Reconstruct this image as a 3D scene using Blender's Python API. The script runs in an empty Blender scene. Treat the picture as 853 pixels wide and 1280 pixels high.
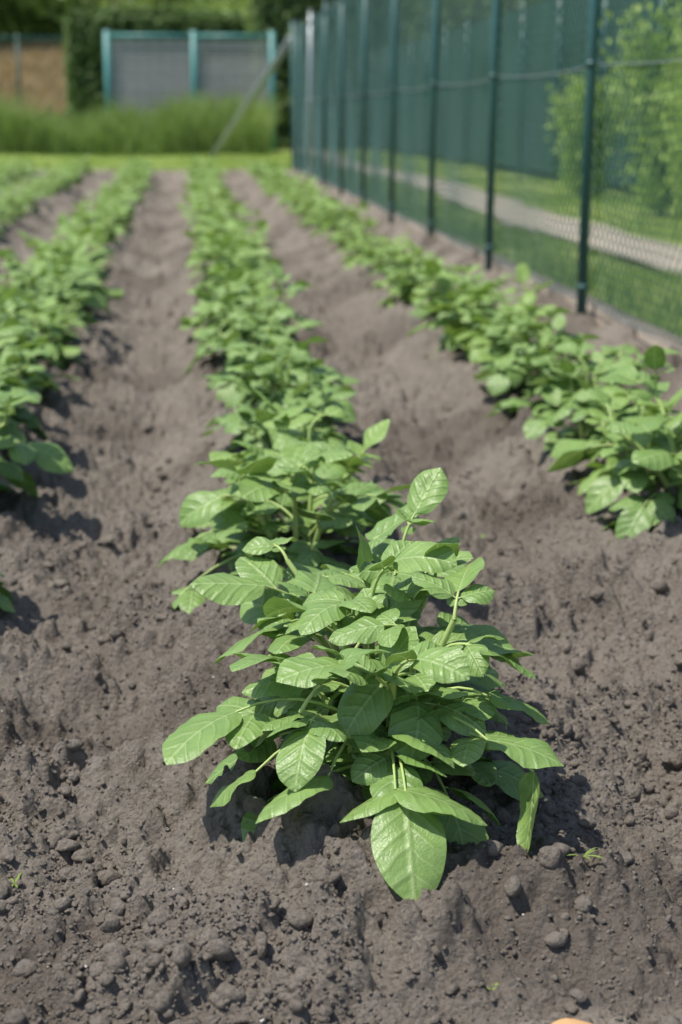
import bpy, math, numpy as np
from mathutils import Matrix, Vector
S = bpy.context.scene
RG = np.random.default_rng(7)

# ------------------------------------------------------------------ helpers
def link(o, parent=None):
    S.collection.objects.link(o)
    if parent is not None: o.parent = parent
    return o
def empty(name):
    e = bpy.data.objects.new(name, None); e.empty_display_size = .2
    return link(e)
class MB:
    """mesh accumulator"""
    def __init__(s): s.v=[];s.uv=[];s.r=[];s.q=[];s.t=[];s.qm=[];s.tm=[];s.n=0
    def add(s,v,q=None,t=None,uv=None,r=0.5,m=0):
        v=np.asarray(v,float).reshape(-1,3);k=len(v)
        s.v.append(v)
        s.uv.append(np.zeros((k,2)) if uv is None else np.asarray(uv,float).reshape(-1,2))
        s.r.append(np.full(k,r,float) if np.isscalar(r) else np.asarray(r,float).ravel())
        if q is not None:
            q=np.asarray(q,int).reshape(-1,4)+s.n; s.q.append(q); s.qm.append(np.full(len(q),m))
        if t is not None:
            t=np.asarray(t,int).reshape(-1,3)+s.n; s.t.append(t); s.tm.append(np.full(len(t),m))
        s.n+=k
    def mesh(s,name,mats,smooth=True):
        V=np.concatenate(s.v);UV=np.concatenate(s.uv);R=np.concatenate(s.r)
        Q=np.concatenate(s.q) if s.q else np.zeros((0,4),int)
        T=np.concatenate(s.t) if s.t else np.zeros((0,3),int)
        M=np.concatenate([*s.qm,*s.tm]).astype(np.int32)
        me=bpy.data.meshes.new(name)
        li=np.concatenate([Q.ravel(),T.ravel()]).astype(np.int32)
        st=np.concatenate([np.arange(len(Q))*4,len(Q)*4+np.arange(len(T))*3]).astype(np.int32)
        me.vertices.add(len(V));me.vertices.foreach_set('co',V.ravel().astype(np.float32))
        me.loops.add(len(li));me.loops.foreach_set('vertex_index',li)
        me.polygons.add(len(st));me.polygons.foreach_set('loop_start',st)
        for m in mats: me.materials.append(m)
        me.polygons.foreach_set('material_index',M)
        me.polygons.foreach_set('use_smooth',np.full(len(st),smooth))
        u=me.uv_layers.new(name='UVMap');u.data.foreach_set('uv',UV[li].ravel().astype(np.float32))
        a=me.attributes.new('rnd','FLOAT','POINT');a.data.foreach_set('value',R.astype(np.float32))
        me.update(calc_edges=True);me.validate()
        return me
    def obj(s,name,mats,parent=None,smooth=True):
        return link(bpy.data.objects.new(name,s.mesh(name,mats,smooth)),parent)
def norm(a): return a/ (np.linalg.norm(a)+1e-9)
def tube(mb,pts,rad,n=6,m=0,r=.5,caps=False):
    pts=np.asarray(pts,float);k=len(pts);rad=np.broadcast_to(rad,(k,))
    tan=np.gradient(pts,axis=0);a=np.arange(n)*2*np.pi/n;out=[]
    t0=norm(tan[0]);ref=np.array([0,0,1.]) if abs(t0[2])<.9 else np.array([1.,0,0])
    for i in range(k):
        t=norm(tan[i]);x=norm(np.cross(ref,t));y=np.cross(t,x)
        out.append(pts[i]+rad[i]*(np.cos(a)[:,None]*x+np.sin(a)[:,None]*y))
    V=np.concatenate(out);q=[]
    for i in range(k-1):
        for j in range(n): q.append((i*n+j,i*n+(j+1)%n,(i+1)*n+(j+1)%n,(i+1)*n+j))
    t=None
    if caps:
        V=np.concatenate([V,pts[:1],pts[-1:]]);t=[]
        for j in range(n):
            t.append((k*n,(j+1)%n,j));t.append((k*n+1,(k-1)*n+j,(k-1)*n+(j+1)%n))
    mb.add(V,q=q,t=t,m=m,r=r)
def box(mb,lo,hi,m=0,r=.5):
    x0,y0,z0=lo;x1,y1,z1=hi
    V=[(x0,y0,z0),(x1,y0,z0),(x1,y1,z0),(x0,y1,z0),(x0,y0,z1),(x1,y0,z1),(x1,y1,z1),(x0,y1,z1)]
    mb.add(V,q=[(0,3,2,1),(4,5,6,7),(0,1,5,4),(1,2,6,5),(2,3,7,6),(3,0,4,7)],m=m,r=r)
_perm=np.random.default_rng(3).random((512,512))
def vn(x,y,s,o=0):
    x=x/s+o*17.3+1000;y=y/s+o*9.1+1000
    xi=np.floor(x).astype(int);yi=np.floor(y).astype(int);fx=x-xi;fy=y-yi
    fx=fx*fx*(3-2*fx);fy=fy*fy*(3-2*fy)
    g=lambda a,b:_perm[(a+o*31)%512,(b+o*57)%512]
    return (g(xi,yi)*(1-fx)+g(xi+1,yi)*fx)*(1-fy)+(g(xi,yi+1)*(1-fx)+g(xi+1,yi+1)*fx)*fy
def lumps(x,y,s,o,dens=.6,p=2.):
    """half-buried irregular clods as part of the terrain"""
    x=x+(vn(x,y,s*.55,o+1)-.5)*s*.7+(vn(x,y,s*.22,o+5)-.5)*s*.3
    y=y+(vn(x,y,s*.55,o+2)-.5)*s*.7+(vn(x,y,s*.22,o+6)-.5)*s*.3
    X=x/s+1000;Y=y/s+1000;xi=np.floor(X).astype(int);yi=np.floor(Y).astype(int);h=np.zeros(np.shape(x))
    g=lambda a,b,k:_perm[(a*3+o*31+k*101)%512,(b*5+o*57+k*67)%512]
    for i in(-1,0,1):
        for j in(-1,0,1):
            a=xi+i;b=yi+j;cx=a+.2+.6*g(a,b,1);cy=b+.2+.6*g(a,b,2)
            r=np.where(g(a,b,3)<dens,.2+.42*g(a,b,4)**p,0)
            d=((X-cx)**2+(Y-cy)**2*(.7+.6*g(a,b,5)))/(r*r+1e-9)
            h=np.maximum(h,np.where(r>0,r*np.sqrt(np.clip(1-d,0,1))*(.6+.5*g(a,b,6)),0))
    return h*s
def sst(a,b,x):
    t=np.clip((x-a)/(b-a),0,1);return t*t*(3-2*t)

# ------------------------------------------------------------------ materials
class NT:
    def __init__(s,name):
        s.m=bpy.data.materials.new(name);s.m.use_nodes=True;s.t=s.m.node_tree;s.t.nodes.clear()
        s.out=s.t.nodes.new('ShaderNodeOutputMaterial')
    def n(s,typ,ins={},**kw):
        nd=s.t.nodes.new(typ)
        for k,v in kw.items(): setattr(nd,k,v)
        for k,v in ins.items():
            if isinstance(v,bpy.types.NodeSocket): s.t.links.new(v,nd.inputs[k])
            else: nd.inputs[k].default_value=v
        return nd
    def math(s,op,a,b=0.0,c=0.0,clamp=False):
        return s.n('ShaderNodeMath',{0:a,1:b,2:c},operation=op,use_clamp=clamp).outputs[0]
    def mr(s,v,a,b,c=0.,d=1.):
        return s.n('ShaderNodeMapRange',{0:v,1:a,2:b,3:c,4:d},interpolation_type='SMOOTHSTEP').outputs[0]
    def mix(s,f,a,b):
        nd=s.n('ShaderNodeMix',data_type='RGBA')
        for i,v in ((0,f),(6,a),(7,b)):
            if isinstance(v,bpy.types.NodeSocket): s.t.links.new(v,nd.inputs[i])
            else: nd.inputs[i].default_value=v if i==0 else (*v,1)
        return nd.outputs[2]
    def noise(s,vec,sc,det=4,rough=.55):
        i={'Scale':sc,'Detail':det,'Roughness':rough}
        if vec is not None:i['Vector']=vec
        return s.n('ShaderNodeTexNoise',i).outputs['Fac']
    def surf(s,sh): s.t.links.new(sh,s.out.inputs['Surface']);return s.m
def simple(name,col,rough=.6,var=.25,sc=8,bump=.0,metal=0.,spec=.5):
    k=NT(name);co=k.n('ShaderNodeTexCoord').outputs['Object']
    nz=k.noise(co,sc)
    c=k.mix(nz,tuple(x*(1-var) for x in col),tuple(min(1,x*(1+var)) for x in col))
    i={'Base Color':c,'Roughness':rough,'Metallic':metal,'Specular IOR Level':spec}
    if bump: i['Normal']=k.n('ShaderNodeBump',{'Height':k.noise(co,sc*6),'Strength':bump,'Distance':.01}).outputs[0]
    return k.surf(k.n('ShaderNodeBsdfPrincipled',i).outputs[0])
NVE=5.
def leafmat(name,c0,c1,vein=None,trans=.3,rough=.45,spec=.4,vb=True):
    k=NT(name);rnd=k.n('ShaderNodeAttribute',attribute_name='rnd').outputs['Fac']
    geo=k.n('ShaderNodeNewGeometry')
    c=k.mix(rnd,c0,c1);nrm=None
    if vein:
        uv=k.n('ShaderNodeSeparateXYZ',{0:k.n('ShaderNodeUVMap',uv_map='UVMap').outputs[0]})
        co=k.n('ShaderNodeTexCoord').outputs['Object']
        a=k.math('MULTIPLY',k.math('ABSOLUTE',k.math('SUBTRACT',uv.outputs[0],.5)),2.)
        mid=k.mr(a,.015,.075,1.,0.)
        wv=k.math('MULTIPLY',k.math('SUBTRACT',k.noise(co,22,1),.5),.8)
        t=k.math('FRACT',k.math('ADD',wv,k.math('SUBTRACT',k.math('MULTIPLY',uv.outputs[1],NVE),k.math('MULTIPLY',a,1.5))))
        d=k.math('ABSOLUTE',k.math('SUBTRACT',t,.5))
        lat=k.mr(d,.01,.09,1.,0.)
        lat=k.math('MULTIPLY',lat,k.mr(a,.1,.9,.8,.15))
        mask=k.math('MAXIMUM',mid,lat)
        nz=k.noise(co,40,3)
        c=k.mix(k.mr(nz,.3,.7,0,.5),c,tuple(x*.62 for x in c0))
        vo=k.n('ShaderNodeTexVoronoi',{'Vector':co,'Scale':230.},feature='DISTANCE_TO_EDGE').outputs['Distance']
        ret=k.mr(vo,.02,.16,1.,0.)
        c=k.mix(k.math('MULTIPLY',ret,.10),c,vein)
        c=k.mix(k.math('MULTIPLY',mask,.68),c,vein)
        c=k.mix(k.math('MULTIPLY',geo.outputs['Backfacing'],.45),c,tuple(x*1.1+.02 for x in c1))
        h=k.math('ADD',k.math('MULTIPLY',k.mr(d,.0,.3),.8),k.math('MULTIPLY',k.mr(a,0,.14),.9))
        h=k.math('ADD',h,k.math('MULTIPLY',k.mr(vo,0,.3),.16))
        h=k.math('ADD',h,k.math('MULTIPLY',k.noise(co,70,1),1.2))
        nrm=k.n('ShaderNodeBump',{'Height':h,'Strength':.6,'Distance':.0018}).outputs[0]
    i={'Base Color':c,'Roughness':rough,'Specular IOR Level':spec}
    if nrm is not None:i['Normal']=nrm
    p=k.n('ShaderNodeBsdfPrincipled',i).outputs[0]
    tc=k.mix(.5,c,(c1[0]*1.4,c1[1]*1.5,c1[2]*.5))
    tr=k.n('ShaderNodeBsdfTranslucent',{'Color':tc}).outputs[0]
    return k.surf(k.n('ShaderNodeMixShader',{0:trans,1:p,2:tr}).outputs[0])

M_leaf=leafmat('potato_leaf',(.090,.205,.044),(.235,.37,.094),vein=(.47,.57,.28),trans=.2,rough=.42,spec=.55)
M_leafy=leafmat('potato_leaf_far',(.115,.235,.048),(.275,.415,.105),vein=(.40,.52,.20),trans=.23,rough=.44,spec=.5)
M_stem=simple('potato_stem',(.38,.50,.16),.45,.2,40)
M_grassb=leafmat('grass_blade',(.15,.25,.05),(.32,.43,.1),trans=.3,rough=.6,spec=.2)
M_tall=leafmat('tall_grass_blade',(.13,.21,.065),(.29,.39,.13),trans=.3,rough=.6,spec=.2)
M_rust=leafmat('rusty_meadow_blade',(.32,.25,.16),(.5,.36,.23),trans=.2,rough=.8,spec=.1)
M_hedge=leafmat('hedge_leaf',(.075,.125,.05),(.19,.28,.10),trans=.25,rough=.55,spec=.3)
M_tree=leafmat('tree_leaf',(.11,.17,.055),(.32,.42,.15),trans=.3,rough=.55,spec=.3)
M_shrub=leafmat('shrub_leaf',(.24,.37,.07),(.46,.60,.17),trans=.35,rough=.5,spec=.3)
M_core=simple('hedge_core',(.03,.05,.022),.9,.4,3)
M_bark=simple('bark',(.12,.09,.06),.9,.3,12,.5)
M_post=simple('fence_green_paint',(.028,.10,.095),.4,.15,20)
M_wire=simple('fence_wire_coating',(.02,.085,.072),.45,.15,20)
M_zinc=simple('galvanised_steel',(.42,.45,.47),.4,.12,30,metal=.5)
M_teal=simple('gate_teal_paint',(.09,.27,.26),.45,.15,10)
M_screen=simple('screen_fabric',(.015,.070,.053),.85,.5,1.2)
M_reed=simple('weathered_reed',(.48,.46,.45),.9,.3,14,.3)
M_conc=simple('concrete_edging',(.33,.28,.225),.9,.25,14,.6)
M_peb=simple('pale_pebble',(.55,.52,.47),.8,.2,60)

def soilmat():
    k=NT('garden_soil');co=k.n('ShaderNodeTexCoord').outputs['Object']
    a=k.noise(co,2.2,4);b=k.noise(co,38,6,.7);c_=k.noise(co,150,6,.8)
    rn=k.n('ShaderNodeAttribute',attribute_name='rnd').outputs['Fac']
    c=k.mix(k.mr(a,.3,.7),(.235,.202,.168),(.315,.276,.234))
    c=k.mix(k.mr(b,.35,.75,0,.5),c,(.41,.365,.315))
    c=k.mix(k.mr(c_,.3,.5,.65,0.),c,(.105,.086,.070))
    c=k.mix(k.mr(c_,.56,.78,0.,.6),c,(.54,.495,.44))
    c=k.mix(k.mr(rn,.5,1.,0,.8),c,(.46,.40,.335))
    c=k.mix(k.mr(rn,.5,0.,0,.8),c,(.135,.112,.092))
    h=k.math('ADD',k.math('MULTIPLY',b,1.2),k.math('MULTIPLY',c_,.9))
    v=k.n('ShaderNodeTexVoronoi',{'Vector':co,'Scale':150.}).outputs['Distance']
    h=k.math('SUBTRACT',h,k.math('MULTIPLY',v,.5))
    nb=k.n('ShaderNodeBump',{'Height':h,'Strength':.95,'Distance':.011}).outputs[0]
    return k.surf(k.n('ShaderNodeBsdfPrincipled',{'Base Color':c,'Roughness':.95,'Specular IOR Level':.1,'Normal':nb}).outputs[0])
M_soil=soilmat()
def lawnmat():
    k=NT('lawn_ground');co=k.n('ShaderNodeTexCoord').outputs['Object']
    c=k.mix(k.mr(k.noise(co,.9,5),.3,.7),(.24,.32,.08),(.44,.52,.17))
    c=k.mix(k.mr(k.noise(co,14,4),.4,.8,0,.5),c,(.19,.24,.07))
    nb=k.n('ShaderNodeBump',{'Height':k.noise(co,60,4),'Strength':.8,'Distance':.03}).outputs[0]
    return k.surf(k.n('ShaderNodeBsdfPrincipled',{'Base Color':c,'Roughness':.9,'Specular IOR Level':.1,'Normal':nb}).outputs[0])
M_lawn=lawnmat()
M_path=simple('sandy_path',(.40,.35,.28),.95,.2,6,.5)

# ------------------------------------------------------------------ terrain
ROWS=[.235,1.055,-.565,-1.405,-2.225,-3.045,-3.865,-4.685]
SP=.82
def soil_z(x,y,fine=True):
    wob=(vn(x*0,y,.9,5)-.5)*.09
    c=.5+.5*np.cos(2*np.pi*(x+wob-.235)/SP)
    c=np.power(c,.8)
    ridge=-.10*(1-c)
    ridge=np.where(x>1.465,-.10+.09*sst(1.465,1.62,x)+0*x,ridge)
    ridge=ridge*(.7+.6*vn(x,y,.4,2))
    wx=(vn(x,y*0,.3,8)-.5)*.14
    e=sst(1.40+wx,1.80+wx,y)
    z=ridge*e+(-.10)*(1-e)
    h=sst(1.42,1.33,y+(vn(x,y*0,.25,9)-.5)*.05); z=z+h*.028
    b=sst(24.0,23.2,y); z=z*b
    amp=.3+.7*sst(1.30,1.42,y)
    z=z+(vn(x,y,.23,1)-.5)*.06*amp*b
    z=z+(vn(x,y,.11,3)-.5)*.05*amp*b
    z=z+(vn(x,y,.055,13)-.5)*.028*amp*b
    if fine:
        loose=sst(.15,.45,vn(x,y,.2,11))*.7+.35
        z=z+lumps(x,y,.085,21,.45,1.5)*.85*amp*loose-.010*amp
        z=z+lumps(x,y,.038,31,.7,1.2)*1.1*amp*loose
        z=z+lumps(x,y,.017,41,.85,1.)*1.0*amp
        n=vn(x,y,.022,4);z=z+(1-np.abs(2*n-1))*.006*amp
        z=z+(vn(x,y,.009,7)-.5)*.006*amp
    return z
def axis(a,b,f): 
    o=[a]
    while o[-1]<b: o.append(o[-1]+f(o[-1]))
    return np.array(o)
ys=np.concatenate([np.arange(-2,1.15,.1),axis(1.15,24.6,lambda y:max(.0034,.0022*y))])
xs=np.concatenate([-axis(.75,7.5,lambda x:.006+.03*(x-.75))[::-1],np.arange(-.746,1.3,.004),axis(1.3,1.72,lambda x:.006)])
X,Y=np.meshgrid(xs,ys)
Z=soil_z(X,Y)
rnd=.5+.5*sst(1.42,1.33,Y+(vn(X,Y,.12,9)-.5)*.08)*.9-.3*sst(.5,.75,vn(X,Y,.33,12))*(Y>1.4)
ny,nx=X.shape;i=np.arange(ny*nx).reshape(ny,nx)
q=np.stack([i[:-1,:-1],i[:-1,1:],i[1:,1:],i[1:,:-1]],-1).reshape(-1,4)
mb=MB();mb.add(np.stack([X,Y,Z],-1).reshape(-1,3),q=q,r=rnd.ravel());mb.obj('garden_soil_ground',[M_soil])
mb=MB();mb.add([(-400,-200,-.3),(400,-200,-.3),(400,900,-.3),(-400,900,-.3)],q=[(0,1,2,3)]);mb.obj('ground',[M_lawn])
def sheet(mb,x0,x1,y0,y1,s,zf,m=0):
    a=np.arange(x0,x1+s*.5,s);b=np.arange(y0,y1+s*.5,s);X,Y=np.meshgrid(a,b);Z=zf(X,Y)
    ny,nx=X.shape;i=np.arange(ny*nx).reshape(ny,nx)
    mb.add(np.stack([X,Y,Z],-1).reshape(-1,3),q=np.stack([i[:-1,:-1],i[:-1,1:],i[1:,1:],i[1:,:-1]],-1).reshape(-1,4),m=m)
lz=lambda X,Y:-.02+(vn(X,Y,1.1,1)-.5)*.05
mb=MB();sheet(mb,1.72,1.72+60,-3,24.2,.2,lz)
def back(X,Y):
    z=lz(X,Y)
    return z+3.0*sst(40,62,Y)*sst(-2.,-4.,X)
sheet(mb,-60,61.72,24.2,100.2,.4,back);mb.obj('lawn',[M_lawn])
mb=MB()
a=np.arange(-3,40,.25);L=[];q=[]
for k_,yy in enumerate(a):
    c=.12*math.sin(yy*.4);w=.3+.04*math.sin(yy*1.7)
    for j in range(5): L.append((2.9+c+(j-2)/2*w,yy,.035+.008*math.sin(yy*3+j)-(.03 if j in(0,4) else 0)))
for k_ in range(len(a)-1):
    for j in range(4): q.append((k_*5+j,k_*5+j+1,k_*5+j+6,k_*5+j+5))
mb.add(L,q=q);mb.obj('sandy_path',[M_path])

def ico(sub):
    import bmesh
    bm=bmesh.new();bmesh.ops.create_icosphere(bm,subdivisions=sub,radius=1)
    v=np.array([x.co[:] for x in bm.verts]);f=np.array([[x.index for x in p.verts] for p in bm.faces]);bm.free();return v,f
def clods(name,N,sub,smin,smax,y0,y1,pw,mat=None):
    v,f=ico(sub);mb=MB();k=len(v)
    y=y0+(y1-y0)*RG.random(N)**1.6;x=.2+(RG.random(N)-.5)*2*(.33*y+.08)
    keep=(RG.random(N)<.35+.65*(1-(.5+.5*np.cos(2*np.pi*(x-.235)/SP))))|(y<1.7)
    keep&=RG.random(N)<sst(.3,.6,vn(x,y,.16,15))+.2
    x=x[keep];y=y[keep];N=len(x)
    s=smin*(smax/smin)**(RG.random(N)**pw)
    s=np.where(y<1.36,s*.6,s)
    z=soil_z(x,y)+s*.2
    P=np.repeat(v[None],N,0)
    for _ in range(6):
        d=RG.normal(size=(N,1,3));d/=np.linalg.norm(d,axis=2,keepdims=True);c0=.45+.4*RG.random((N,1))
        dt=(P*d).sum(2);P=P-d*(np.maximum(dt-c0,0)*.85)[...,None]
    P=P*(1+.25*(RG.random((N,k,1))-.5))
    P=P*(RG.random((N,1,3))*.6+.7);an=RG.random(N)*6.28;c,s_=np.cos(an)[:,None],np.sin(an)[:,None]
    P=np.stack([P[...,0]*c-P[...,1]*s_,P[...,0]*s_+P[...,1]*c,P[...,2]*.85],-1)
    P=P*s[:,None,None]+np.stack([x,y,z],-1)[:,None]
    F=(f[None]+np.arange(N)[:,None,None]*k).reshape(-1,3)
    mb.add(P.reshape(-1,3),t=F,r=np.repeat(.42+.2*RG.random(N),k));mb.obj(name,[mat or M_soil],smooth=True)
clods('soil_clods',9000,2,.003,.016,1.25,5.0,2.3)
clods('soil_crumbs',95000,1,.0012,.0042,1.25,3.6,1.3)
clods('pale_pebbles',160,1,.0012,.003,1.27,2.6,1.3,M_peb)

# ------------------------------------------------------------------ potato plants
def wprof(v):
    w=np.power(v,.46)*np.power(1-v,.62);k=.46/1.08
    w=w/(k**.46*(1-k)**.62)
    return w*(1-.3*sst(.82,1.,v))
def leaflet(mb,P,d,n,L,W,curl,rg,res=(10,6),rnd=None,m=0):
    nv,nu=res;v=np.linspace(0,1,nv+1);v=.5-.5*np.cos(np.pi*v) if nv>5 else v
    w=wprof(np.clip(v,.004,1));w[-1]=.0;w[0]=.10
    u=np.linspace(-1,1,nu+1);d=norm(d);n=norm(n-d*np.dot(n,d));s=np.cross(d,n)
    cu=curl if abs(curl)>.05 else .05
    ph=cu*v;al=L*np.sin(ph)/cu;dr=-L*(1-np.cos(ph))/cu
    Nn=n[None]*np.cos(ph)[:,None]+d[None]*np.sin(ph)[:,None]
    C=P+al[:,None]*d+dr[:,None]*n
    bow=(rg.random()-.5)*.24*L
    C=C+(bow*v**2)[:,None]*s
    fold=.10+.45*rg.random();arch=fold*.6+.4*rg.random();tw=(rg.random()-.5)*.7
    wave=rg.random()*6;wa=.03+.07*rg.random()
    uu,vv=np.meshgrid(u,v);ww=w[:,None]*W/2
    off=ww*(fold*np.abs(uu)-arch*uu**2+tw*vv*uu)+wa*W*np.sin(vv*8+wave+uu*1.5)*uu**2*w[:,None]
    if nv>=12:
        t=vv*NVE-np.abs(uu*w[:,None])*1.5
        off=off+.011*W*np.cos(2*np.pi*t)*np.minimum(1,np.abs(uu)*2)*w[:,None]
    asym=1+.08*(rg.random()-.5)*np.sign(uu)
    side=ww*uu*(1-.12*np.abs(uu)*fold)*asym
    V=C[:,None]+side[...,None]*s+off[...,None]*Nn[:,None]
    i=np.arange((nv+1)*(nu+1)).reshape(nv+1,nu+1)
    q=np.stack([i[:-1,:-1],i[1:,:-1],i[1:,1:],i[:-1,1:]],-1).reshape(-1,4)
    uv=np.stack([.5+.5*uu*w[:,None],vv],-1)
    mb.add(V.reshape(-1,3),q=q,uv=uv.reshape(-1,2),r=rg.random() if rnd is None else rnd,m=m)
UP=np.array([0,0,1.])
def upn(d,roll,rg):
    n=UP-d*d[2]
    if np.linalg.norm(n)<.35: n=n-.5*norm(np.array([d[0],d[1],0]))
    n=norm(n);s=np.cross(d,n);return norm(n*math.cos(roll)+s*math.sin(roll))
def rach(p,az,el,L,droop,k=6):
    pts=[np.array(p,float)]
    for i in range(k):
        e=el-droop*(i+1)/k;pts.append(pts[-1]+L/k*np.array([math.cos(az)*math.cos(e),math.sin(az)*math.cos(e),math.sin(e)]))
    return np.array(pts)
def compound(mb,p,az,el,L,size,rg,res,hi,rnd0):
    droop=.4+.8*rg.random();R=rach(p,az,el,L,droop)
    tube(mb,R,np.linspace(.0028,.0015,len(R))*(1 if hi else 1.3),5 if hi else 3,m=1)
    d=norm(R[-1]-R[-2]);rr=lambda:np.clip(rnd0+.4*(rg.random()-.5),0,1)
    leaflet(mb,R[-1],norm(d+UP*(-.25+.6*rg.random())),upn(d,(rg.random()-.5)*1.,rg),size*(1.0+.18*rg.random()),size*(.74+.14*rg.random()),.1+.9*rg.random(),rg,res,rr())
    for t,f in ((.80,.84),(.42,.66)) if L>.07 else ((.68,.74),):
        j=t*(len(R)-1);a=int(j);pp=R[a]+(R[min(a+1,len(R)-1)]-R[a])*(j-a);dd=norm(R[min(a+1,len(R)-1)]-R[max(a-1,0)])
        n=upn(dd,0,rg);s=np.cross(dd,n)
        for sg in(-1,1):
            if rg.random()<.10: continue
            ld=norm(dd*(.5+.4*rg.random())+sg*s+n*(.5*rg.random()-.12))
            st=pp+ld*.006
            if hi: tube(mb,[pp,pp+ld*.003,st],.0011,4,m=1)
            leaflet(mb,st,ld,upn(ld,(rg.random()-.5)*1.2,rg),size*f*(.85+.3*rg.random()),size*f*(.68+.14*rg.random()),.1+1.*rg.random(),rg,res,rr())
    if hi:
        for t in(.6,):
            a=int(t*(len(R)-1));dd=norm(R[a+1]-R[a]);n=upn(dd,0,rg);s=np.cross(dd,n)
            for sg in(-1,1):
                leaflet(mb,R[a],norm(dd*.5+sg*s),n,size*.22,size*.16,.4,rg,(4,2),rr())
def plant(mb,rg,o=(0,0,0),scale=1.,stems=6,res=(10,6),hi=True,nl=6,width=1.):
    o=np.array(o,float)
    for k in range(stems):
        az=k*2*math.pi/stems+rg.random()*.9
        lean=(.22+.6*rg.random())*width if k else .08
        L=(.14+.09*rg.random())*scale
        b=o+np.array([math.cos(az),math.sin(az),0])*.025*scale-UP*.02
        pts=[b]
        for i in range(7):
            e=math.pi/2-lean*(.4+1.*i/6);pts.append(pts[-1]+L/7*np.array([math.cos(az)*math.cos(e),math.sin(az)*math.cos(e),math.sin(e)]))
        pts=np.array(pts);tube(mb,pts,np.linspace(.0062,.0036,8)*scale,6 if hi else 4,m=1)
        a=rg.random()*6.28
        for i in range(nl):
            t=.24+.76*i/(nl-1);j=t*7;ai=min(int(j),6);p=pts[ai]+(pts[ai+1]-pts[ai])*(j-ai)
            a+=2.4;out=az
            da=(a-out+math.pi)%(2*math.pi)-math.pi
            la=out+da*(.75 if k else 1)
            el=.15+1.15*t**1.5+(rg.random()-.5)*.5
            LL=(.12-.07*t)*(.75+.5*rg.random())*scale*width
            sz=(.086-.019*t**2)*(.82+.32*rg.random())*scale
            compound(mb,p,la,el,LL,sz,rg,res,hi,.0+.45*rg.random()+.4*t)
def conn(mb,p,q,bend=.02):
    p=np.array(p,float);q=np.array(q,float);t=np.linspace(0,1,7)[:,None]
    R=p+(q-p)*t+UP*bend*4*t*(1-t);tube(mb,R,np.linspace(.003,.0015,7),5,m=1)
def hero(mb,rg,org,base,tip,W,curl=.5,roll=0.,rnd=.6,pair=False):
    base=np.array(base,float);tip=np.array(tip,float);d=tip-base;L=np.linalg.norm(d)*1.05;d/=L
    n=upn(d,roll,rg);d0=norm(d+n*math.tan(curl/2))
    n0=norm(n-d0*np.dot(n,d0))
    leaflet(mb,base,d0,n0,L,W,curl,rg,(18,12),rnd)
    conn(mb,org,base,.025)
    if pair:
        dd=norm(base-np.array(org));s=np.cross(dd,UP)
        pp=base-dd*.025
        for sg in(-1,1):
            ld=norm(dd*.5+sg*s);leaflet(mb,pp,ld,upn(ld,(rg.random()-.5)*.6,rg),L*.68,W*.68,.5,rg,(14,8),rnd)
H=[ # base, tip, width, curl, roll
 ((.236,1.668,.050),(.228,1.578,-.034),.086,.45,0,.7,True),
 ((.049,1.838,.095),(-.038,1.767,.062),.078,.5,.2,.5,True),
 ((.151,1.716,.059),(.063,1.666,.030),.080,.4,.2,.8,False),
 ((.225,1.68,.055),(.320,1.633,.030),.080,.5,-.1,.6,False),
 ((.341,1.736,.088),(.420,1.694,.070),.072,.5,0,.6,True),
 ((.388,1.694,.064),(.372,1.665,-.028),.054,.3,.8,.9,False),
 ((.355,1.813,.114),(.427,1.798,.081),.074,.5,-.2,.6,True),
 ((.229,1.83,.132),(.265,1.841,.195),.066,.2,.1,.55,False),
 ((.069,1.753,.052),(.017,1.749,.010),.054,.3,.2,.7,False),
]
H2=[((.234,2.030,.172),(.215,2.040,.268),.080,.25,.1,.6,True),
 ((.328,2.09,.186),(.36,2.10,.240),.050,.7,.3,.8,True),
 ((.118,2.001,.153),(.03,1.998,.105),.068,.5,.1,.45,True),
 ((.355,1.925,.148),(.415,1.911,.116),.062,.5,-.1,.6,True)]
H3=[((.318,2.658,.166),(.424,2.652,.176),.068,.5,-.3,.6,True),
 ((-.022,2.65,.0),(-.085,2.634,-.08),.070,.3,.1,.7,True),
 ((.0,2.75,.07),(-.06,2.76,.02),.062,.4,.1,.5,True)]
def heroplant(o,seed,Hs,stems,scale,nl=6,width=1.):
    rg=np.random.default_rng(seed);mb=MB();plant(mb,rg,o,scale,stems,(14,8),True,nl,width)
    for b,t,w,c,r,rn,p in Hs:
        b_=np.array(b);oo=np.array(o)+np.array([0,0,.06]);org=oo+(b_-oo)*.15;org[2]=max(org[2],.05)
        hero(mb,rg,org,b,t,w,c,r,rn,p)
    ob=mb.obj('potato_plant',[M_leaf,M_stem]);return ob
heroplant((.235,1.86,0),11,H,7,1.04,5,1.)
heroplant((.24,2.06,.01),12,H2,6,1.06,5,.95)
heroplant((.19,2.76,0),13,H3,6,1.08,5,1.05)
var=[]
for k in range(5):
    mb=MB();plant(mb,np.random.default_rng(40+k),(0,0,0),1.04,6+k%2,(10,6),True,5,1.05);var.append(mb.mesh('potato_plant_mesh',[M_leafy if k%2 else M_leaf,M_stem]))
def put(x,y,s=1.):
    o=bpy.data.objects.new('potato_plant',var[RG.integers(5)]);link(o)
    o.location=(x,y,float(soil_z(np.array(x),np.array(y),False))-.0);o.rotation_euler=(0,0,RG.random()*6.28);o.scale=(s*(.82+.33*RG.random()),)*3
starts={0:3.12,1:3.1,2:1.6,3:3.2,4:5.5}
for r in range(5):
    y=starts[r]
    while y<7.5:
        if r==2 and y<2.9: put(-.475,2.72,1.05);y=3.40;continue
        put(ROWS[r]+(RG.random()-.5)*.08,y,{2:1.12,0:.93,1:.98}.get(r,1.));y+=.38+.10*RG.random()
low=[]
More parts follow.
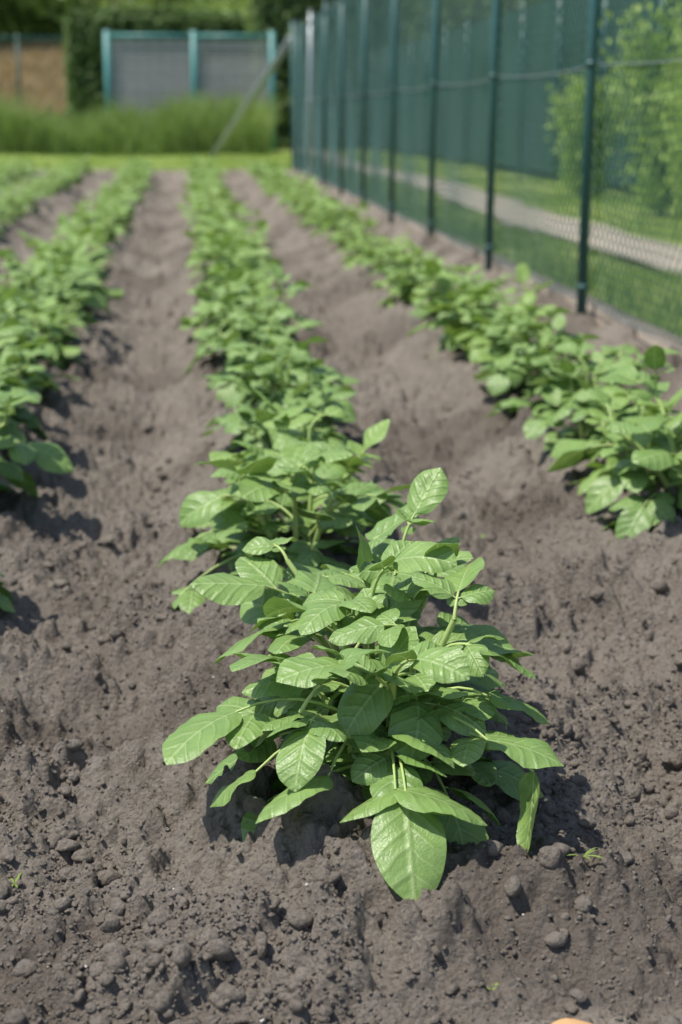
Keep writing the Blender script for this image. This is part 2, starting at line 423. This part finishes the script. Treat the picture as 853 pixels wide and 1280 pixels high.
for k in range(6):
    mb=MB();plant(mb,np.random.default_rng(80+k),(0,0,0),1.04,5,(4,2),False,4,1.05);low.append(mb)
for r in range(7):
    mb=MB();y=7.6
    while y<23.6:
        src=low[RG.integers(6)];V=np.concatenate(src.v);a=RG.random()*6.28;s=.72+.44*RG.random()
        x=ROWS[r]+(RG.random()-.5)*.08
        c,sn=math.cos(a),math.sin(a)
        V2=np.stack([(V[:,0]*c-V[:,1]*sn)*s+x,(V[:,0]*sn+V[:,1]*c)*s+y,V[:,2]*s+float(soil_z(np.array(x),np.array(y),False))],-1)
        n0=mb.n
        mb.v.append(V2);mb.uv+=src.uv;mb.r+=src.r
        mb.q+=[q+n0 for q in src.q];mb.qm+=src.qm;mb.t+=[t+n0 for t in src.t];mb.tm+=src.tm;mb.n+=len(V)
        y+=.38+.14*RG.random()
    mb.obj('potato_plant_row',[M_leafy,M_stem])

# small litter
mb=MB();rg=np.random.default_rng(5)
zz=float(soil_z(np.array(.36),np.array(1.36)))
leaflet(mb,np.array([.335,1.36,zz+.012]),np.array([1,.15,.1]),UP,.055,.020,.5,rg,(10,6),.5)
mb.obj('dry_leaf',[simple('dry_leaf',(.55,.33,.15),.8,.3,40)])
mb=MB();leaflet(mb,np.array([.62,3.33,float(soil_z(np.array(.64),np.array(3.33)))+.015]),np.array([1,.3,.1]),UP,.045,.035,.3,rg,(10,6),.5);mb.obj('fallen_leaf',[M_leafy])
for (x,y) in ((.43,1.62),(-.22,1.78),(.30,1.46)):
    mb=MB()
    z=float(soil_z(np.array(x),np.array(y)))
    for k in range(5):
        a=rg.random()*6.28;leaflet(mb,np.array([x,y,z]),np.array([math.cos(a),math.sin(a),.7]),UP,.015+.014*rg.random(),.003,.9,rg,(4,2),.6)
    mb.obj('grass_tuft',[M_grassb])

# ------------------------------------------------------------------ wire mesh fence
FX=1.66;FE=24.5
F=empty('wire_mesh_fence')
py=[6.45+2.05*k for k in range(-3,9)]
for k,y in enumerate(py):
    mb=MB();dx=(RG.random()-.5)*.02+.012
    tube(mb,[(FX-.045,y,-.15),(FX-.04,y,1.0),(FX-.035+dx,y,2.06)],.021,14,caps=True)
    tube(mb,[(FX-.035+dx,y,2.06),(FX-.035+dx,y,2.085)],[.025,.012],14,caps=True)
    for z in(.12,1.0,1.94):
        tube(mb,[(FX-.04,y,z-.012),(FX-.04,y,z+.012)],.025,14,caps=True)
    mb.obj('post_%d'%(k+1),[M_zinc if abs(y-20.8)<.3 else M_post],F)
mb=MB();tube(mb,[(FX,FE,-.1),(FX,FE,2.15)],.035,14,caps=True);mb.obj('corner_post',[M_post],F)
mb=MB();tube(mb,[(FX-.03,FE,1.9),(.62,33.5,.0)],.06,12,caps=True);mb.obj('corner_brace',[simple('brace_grey',(.20,.24,.26),.5,.2,10)],F)
mb=MB();g=.05;h0,h1=.04,2.0;y0,y1=.25,FE;wr=.0026
n=int((y1-y0+2)/(g*math.sqrt(2)))
for sg,xo in((1,0),(-1,.0055)):
    for k in range(n):
        a=y0-2+k*g*math.sqrt(2)
        if sg==1: pa=(a,h0);pb=(a+(h1-h0),h1)
        else: pa=(a+(h1-h0),h0);pb=(a,h1)
        (ya,za),(yb,zb)=(pa,pb) if pa[0]<pb[0] else (pb,pa)
        sl=(zb-za)/(yb-ya)
        if ya<y0: za+=sl*(y0-ya);ya=y0
        if yb>y1: zb-=sl*(yb-y1);yb=y1
        if yb-ya<.02: continue
        m=max(2,int((yb-ya)/.4)+1);tt=np.linspace(0,1,m+1)
        yy=ya+(yb-ya)*tt;zz=za+(zb-za)*tt
        bul=.014*np.sin(yy*math.pi/2.05*2+1)*np.sin(zz*3.1)
        tube(mb,np.stack([FX+xo+bul,yy,zz+.01*np.sin(yy*5)],-1),wr,3)
mb.obj('wire_netting',[M_wire],F)
mb=MB()
for z in(.06,1.0,1.98):
    yy=np.linspace(y0,y1,160);tube(mb,np.stack([yy*0+FX-.010,yy,z-.02*np.abs(np.sin((yy-.3)*math.pi/2.05))],-1),.0022,5)
mb.obj('tension_wires',[M_zinc],F)
mb=MB();k=y0
while k<FE-.1:
    e=min(k+1.0,FE);z=.03+.012*(RG.random()-.5);box(mb,(FX+.012,k+.004,-.2),(FX+.062,e-.004,z+.02));k=e
mb.obj('concrete_edging',[M_conc])

# ------------------------------------------------------------------ green screen fence behind the path
G=empty('privacy_screen_fence')
SX=4.7
for k in range(16):
    y=7.+k*2.2;mb=MB();tube(mb,[(SX-.04,y,-.1),(SX-.04,y,2.35)],.028,10,caps=True);mb.obj('post_%d'%(k+1),[M_post],G)
mb=MB();yy=np.linspace(6,40,340);zz=np.linspace(.08,2.25,10);A,B=np.meshgrid(yy,zz)
Xs=SX+.03*np.sin(A*2.9)*np.sin(B*1.4)+.04*vn(A,B,.3,2)
i=np.arange(A.size).reshape(A.shape)
mb.add(np.stack([Xs,A,B],-1).reshape(-1,3),q=np.stack([i[:-1,:-1],i[:-1,1:],i[1:,1:],i[1:,:-1]],-1).reshape(-1,4));mb.obj('screen_fabric',[M_screen],G)

# ------------------------------------------------------------------ blades
def blades(name,N,x0,x1,y0,y1,hmin,hmax,w,zf,mat,keep=None):
    x=x0+(x1-x0)*RG.random(N);y=y0+(y1-y0)*RG.random(N)
    if keep is not None: k=keep(x,y);x=x[k];y=y[k];N=len(x)
    z=zf(x,y)-.01;h=(hmin+(hmax-hmin)*RG.random(N))*(.6+.8*vn(x,y,.8,3));a=RG.random(N)*6.28;b=RG.random(N)*6.28;l=h*(.15+.5*RG.random(N))
    ca,sa=np.cos(a)*w/2,np.sin(a)*w/2;lx,ly=np.cos(b)*l,np.sin(b)*l
    V=np.stack([np.stack([x-ca,y-sa,z],-1),np.stack([x+ca,y+sa,z],-1),
                np.stack([x-ca*.8+lx*.3,y-sa*.8+ly*.3,z+h*.6],-1),np.stack([x+ca*.8+lx*.3,y+sa*.8+ly*.3,z+h*.6],-1),
                np.stack([x+lx,y+ly,z+h],-1)],1)
    o=np.arange(N)[:,None]*5
    mb=MB();mb.add(V.reshape(-1,3),q=o+np.array([[0,1,3,2]]),t=o+np.array([[2,3,4]]),r=np.repeat(np.clip(vn(x,y,1.5,6)*.6+.5*RG.random(N),0,1),5))
    return mb.obj(name,[mat],smooth=False)
blades('lawn_grass',80000,1.76,7,3,24,.03,.08,.006,lz,M_grassb,lambda x,y:(np.abs(x-2.9-.12*np.sin(y*.4))>.24+.1*RG.random(len(x)))&(RG.random(len(x))<1.2-y*.03))
blades('fence_side_weeds',2500,1.75,2.1,4,24,.05,.16,.008,lz,M_grassb)
blades('meadow_grass',30000,-14,6,24.0,37,.03,.07,.018,back,M_grassb)
blades('tall_grass',26000,-12,1.9,35.5,39.5,.35,1.15,.03,back,M_tall)
blades('rusty_meadow',20000,-14,-2.8,42,60,.3,.6,.05,back,M_rust)

# ------------------------------------------------------------------ foliage
def cards(mb,P,s0,s1,m=0,bright=None):
    N=len(P);a=RG.normal(size=(N,3));a/=np.linalg.norm(a,axis=1)[:,None];b=RG.normal(size=(N,3));b-=a*(a*b).sum(1)[:,None];b/=np.linalg.norm(b,axis=1)[:,None]
    s=(s0+(s1-s0)*RG.random(N))[:,None];c=np.cross(a,b)*s*.3
    V=np.stack([P-a*s*.5,P+b*s*.32+c*.3,P+a*s*.5,P-b*s*.32+c*.3],1)
    r=RG.random(N)*.6+(.2 if bright is None else bright)
    mb.add(V.reshape(-1,3),q=np.arange(N*4).reshape(N,4),r=np.repeat(np.clip(r,0,1),4),m=m)
def hedge(name,x0,x1,y0,y1,z0,z1,N,s0,s1,mat=M_hedge):
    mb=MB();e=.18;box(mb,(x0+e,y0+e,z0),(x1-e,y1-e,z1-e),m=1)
    k=RG.random(N);P=np.stack([x0+(x1-x0)*RG.random(N),y0+(y1-y0)*RG.random(N),z0+(z1-z0)*RG.random(N)],-1)
    top=k<.3;fr=(k>=.3)&(k<.75);lf=(k>=.75)&(k<.85);rt=k>=.85;d=(RG.random(N)-.35)*.3
    P[top,2]=z1-d[top];P[fr,1]=y0+d[fr];P[lf,0]=x0+d[lf];P[rt,0]=x1-d[rt]
    P[:,2]+=(vn(P[:,0],P[:,1],1.,4)-.5)*.3*top
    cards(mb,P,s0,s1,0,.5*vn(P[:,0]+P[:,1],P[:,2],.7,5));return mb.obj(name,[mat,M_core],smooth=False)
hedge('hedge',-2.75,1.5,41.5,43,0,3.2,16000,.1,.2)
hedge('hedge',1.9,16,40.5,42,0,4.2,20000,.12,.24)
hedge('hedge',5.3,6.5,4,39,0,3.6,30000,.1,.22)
hedge('hedge',-26,-3.2,64,66,2.6,5.4,26000,.15,.3)
def tree(name,x,y,z,h,r,n,s0,s1,mat=M_tree,base=.35):
    mb=MB();tube(mb,[(x,y,z-.2),(x+.05*r,y,z+h*.3),(x-.05*r,y,z+h*.6),(x,y,z+h*.85)],[h*.03,h*.024,h*.015,h*.006],9,m=1)
    cl=[]
    for k in range(18):
        a=RG.random()*6.28;t=RG.random();zz=z+h*(base+(1-base)*t);rr=r*(.35+.65*math.sin(math.pi*min(1,.2+.75*t)))*RG.random()**.5
        c=np.array([x+math.cos(a)*rr,y+math.sin(a)*rr,zz]);cl.append(c)
        st=np.array([x,y,z+h*(.2+.5*t)]);tube(mb,[st,(st+c)/2+UP*.1*r*.3,c],[h*.01,h*.006,h*.003],5,m=1)
    for c in cl:
        k=n//18;d=RG.normal(size=(k,3));d/=np.linalg.norm(d,axis=1)[:,None];P=c+d*(RG.random((k,1))**.45)*r*.42*np.array([1,1,.75])
        P[:,2]=np.maximum(P[:,2],z+.05);cards(mb,P,s0,s1,0,RG.random()*.6)
    return mb.obj(name,[mat,M_bark],smooth=False)
for (x,y,h,r) in ((-9,58,9,3.2),(-5.5,66,10,3.4),(-12,70,11,4),(-2,60,9,3.2),(1.5,56,9,3.),(5,60,10,3.4),(-16,60,9,3.5),(9.5,52,9,3.4),(14,46,9,3.5),(-7,74,12,4),(3,72,12,4),(-1,78,13,4.5)):
    tree('broadleaf_tree',x,y,float(back(np.array(float(x)),np.array(float(y)))),h,r,5400,.2,.42,base=.12)
def shrub(x,y,h,r):
    mb=MB()
    for k in range(14):
        a=RG.random()*6.28;l=RG.random()**.6*r;hh=h*(.6+.4*RG.random())
        p=np.array([[x,y,-.05],[x+math.cos(a)*l*.4,y+math.sin(a)*l*.4,hh*.5],[x+math.cos(a)*l,y+math.sin(a)*l,hh]])
        tube(mb,p,[.012,.008,.004],5,m=1)
        n=170;t=(.1+.9*RG.random(n))[:,None];P=np.where(t<.5,p[0]+(p[1]-p[0])*t*2,p[1]+(p[2]-p[1])*(t*2-1))+RG.normal(size=(n,3))*.09
        P[:,2]=np.maximum(P[:,2],.03);cards(mb,P,.05,.11,0,RG.random()*.6)
    mb.obj('garden_shrub',[M_shrub,M_bark],smooth=False)
for a in ((4.0,13.4,1.75,.5),(3.95,11.6,1.5,.5),(4.1,12.5,1.1,.6),(4.1,16.5,1.3,.4),(4.0,10.2,1.6,.5),(3.9,9.0,1.3,.4)): shrub(*a)

# ------------------------------------------------------------------ gate
Gt=empty('garden_gate');GY=39.9
def gbar(nm,a,b,r,mat=M_teal):
    mb=MB();tube(mb,[a,b],r,10,caps=True);mb.obj(nm,[mat],Gt)
gl,gm,gr=-1.72,.33,2.2;zt,zb=2.65,.3
for nm,x in(('left_post',gl),('middle_post',gm),('right_post',gr)): gbar(nm,(x,GY,-.1),(x,GY,zt+.12),.085)
for nm,z in(('top_rail',zt),('bottom_rail',zb)):
    gbar(nm+'_a',(gl+.08,GY,z),(gm-.08,GY,z),.055);gbar(nm+'_b',(gm+.08,GY,z),(gr-.08,GY,z),.055)
for nm,x0,x1 in(('reed_panel_a',gl+.1,gm-.1),('reed_panel_b',gm+.1,gr-.1)):
    mb=MB();z=zb+.06
    while z<zt-.1:
        box(mb,(x0,GY-.012+.006*RG.random(),z),(x1,GY+.012,z+.05+.02*RG.random()));z+=.085
    x=x0+.1
    while x<x1: box(mb,(x,GY+.013,zb+.05),(x+.03,GY+.03,zt-.05));x+=.3
    mb.obj(nm,[M_reed],Gt,smooth=False)
R_=empty('boundary_fence')
mb=MB()
for k in range(12): tube(mb,[(-2.9-k*1.6,47,.0),(-2.9-k*1.6,47,3.0)],.04,8,caps=True)
mb.obj('posts',[M_post],R_);mb=MB()
for z in(2.9,): tube(mb,[(-2.9,47,z),(-20.5,47,z)],.045,8,caps=True)
mb.obj('rails',[M_post],R_)

# ------------------------------------------------------------------ light, sky, camera
sd=np.array([-.50,-.12,1.15]);sd/=np.linalg.norm(sd)
el=math.asin(sd[2]);az=math.atan2(sd[0],sd[1])
w=bpy.data.worlds.new('World');S.world=w;w.use_nodes=True;nt=w.node_tree
sk=nt.nodes.new('ShaderNodeTexSky');sk.sky_type='NISHITA';sk.sun_disc=False;sk.sun_elevation=el;sk.sun_rotation=az
nt.links.new(sk.outputs[0],nt.nodes['Background'].inputs[0]);nt.nodes['Background'].inputs[1].default_value=.15
ld=bpy.data.lights.new('sun','SUN');ld.energy=5.0;ld.angle=math.radians(.6);ld.color=(1,.95,.86)
lo=link(bpy.data.objects.new('sun',ld));lo.rotation_euler=Vector(sd).to_track_quat('Z','Y').to_euler()
psi=math.atan(.0968);th=math.atan(495/2000)
f=Vector((math.sin(psi)*math.cos(th),math.cos(psi)*math.cos(th),-math.sin(th)))
r=Vector((math.cos(psi),-math.sin(psi),0));u=r.cross(f)
cd=bpy.data.cameras.new('camera');cam=link(bpy.data.objects.new('camera',cd))
cam.matrix_world=Matrix(((r.x,u.x,-f.x,0),(r.y,u.y,-f.y,0),(r.z,u.z,-f.z,.8),(0,0,0,1)))
cd.sensor_fit='VERTICAL';cd.sensor_height=36;cd.sensor_width=24;cd.lens=56.25;cd.clip_end=2000;cd.clip_start=.05
cd.dof.use_dof=True;cd.dof.focus_distance=1.95;cd.dof.aperture_fstop=4.5
S.camera=cam
S.view_settings.view_transform='Standard';S.view_settings.look='None';S.view_settings.exposure=0
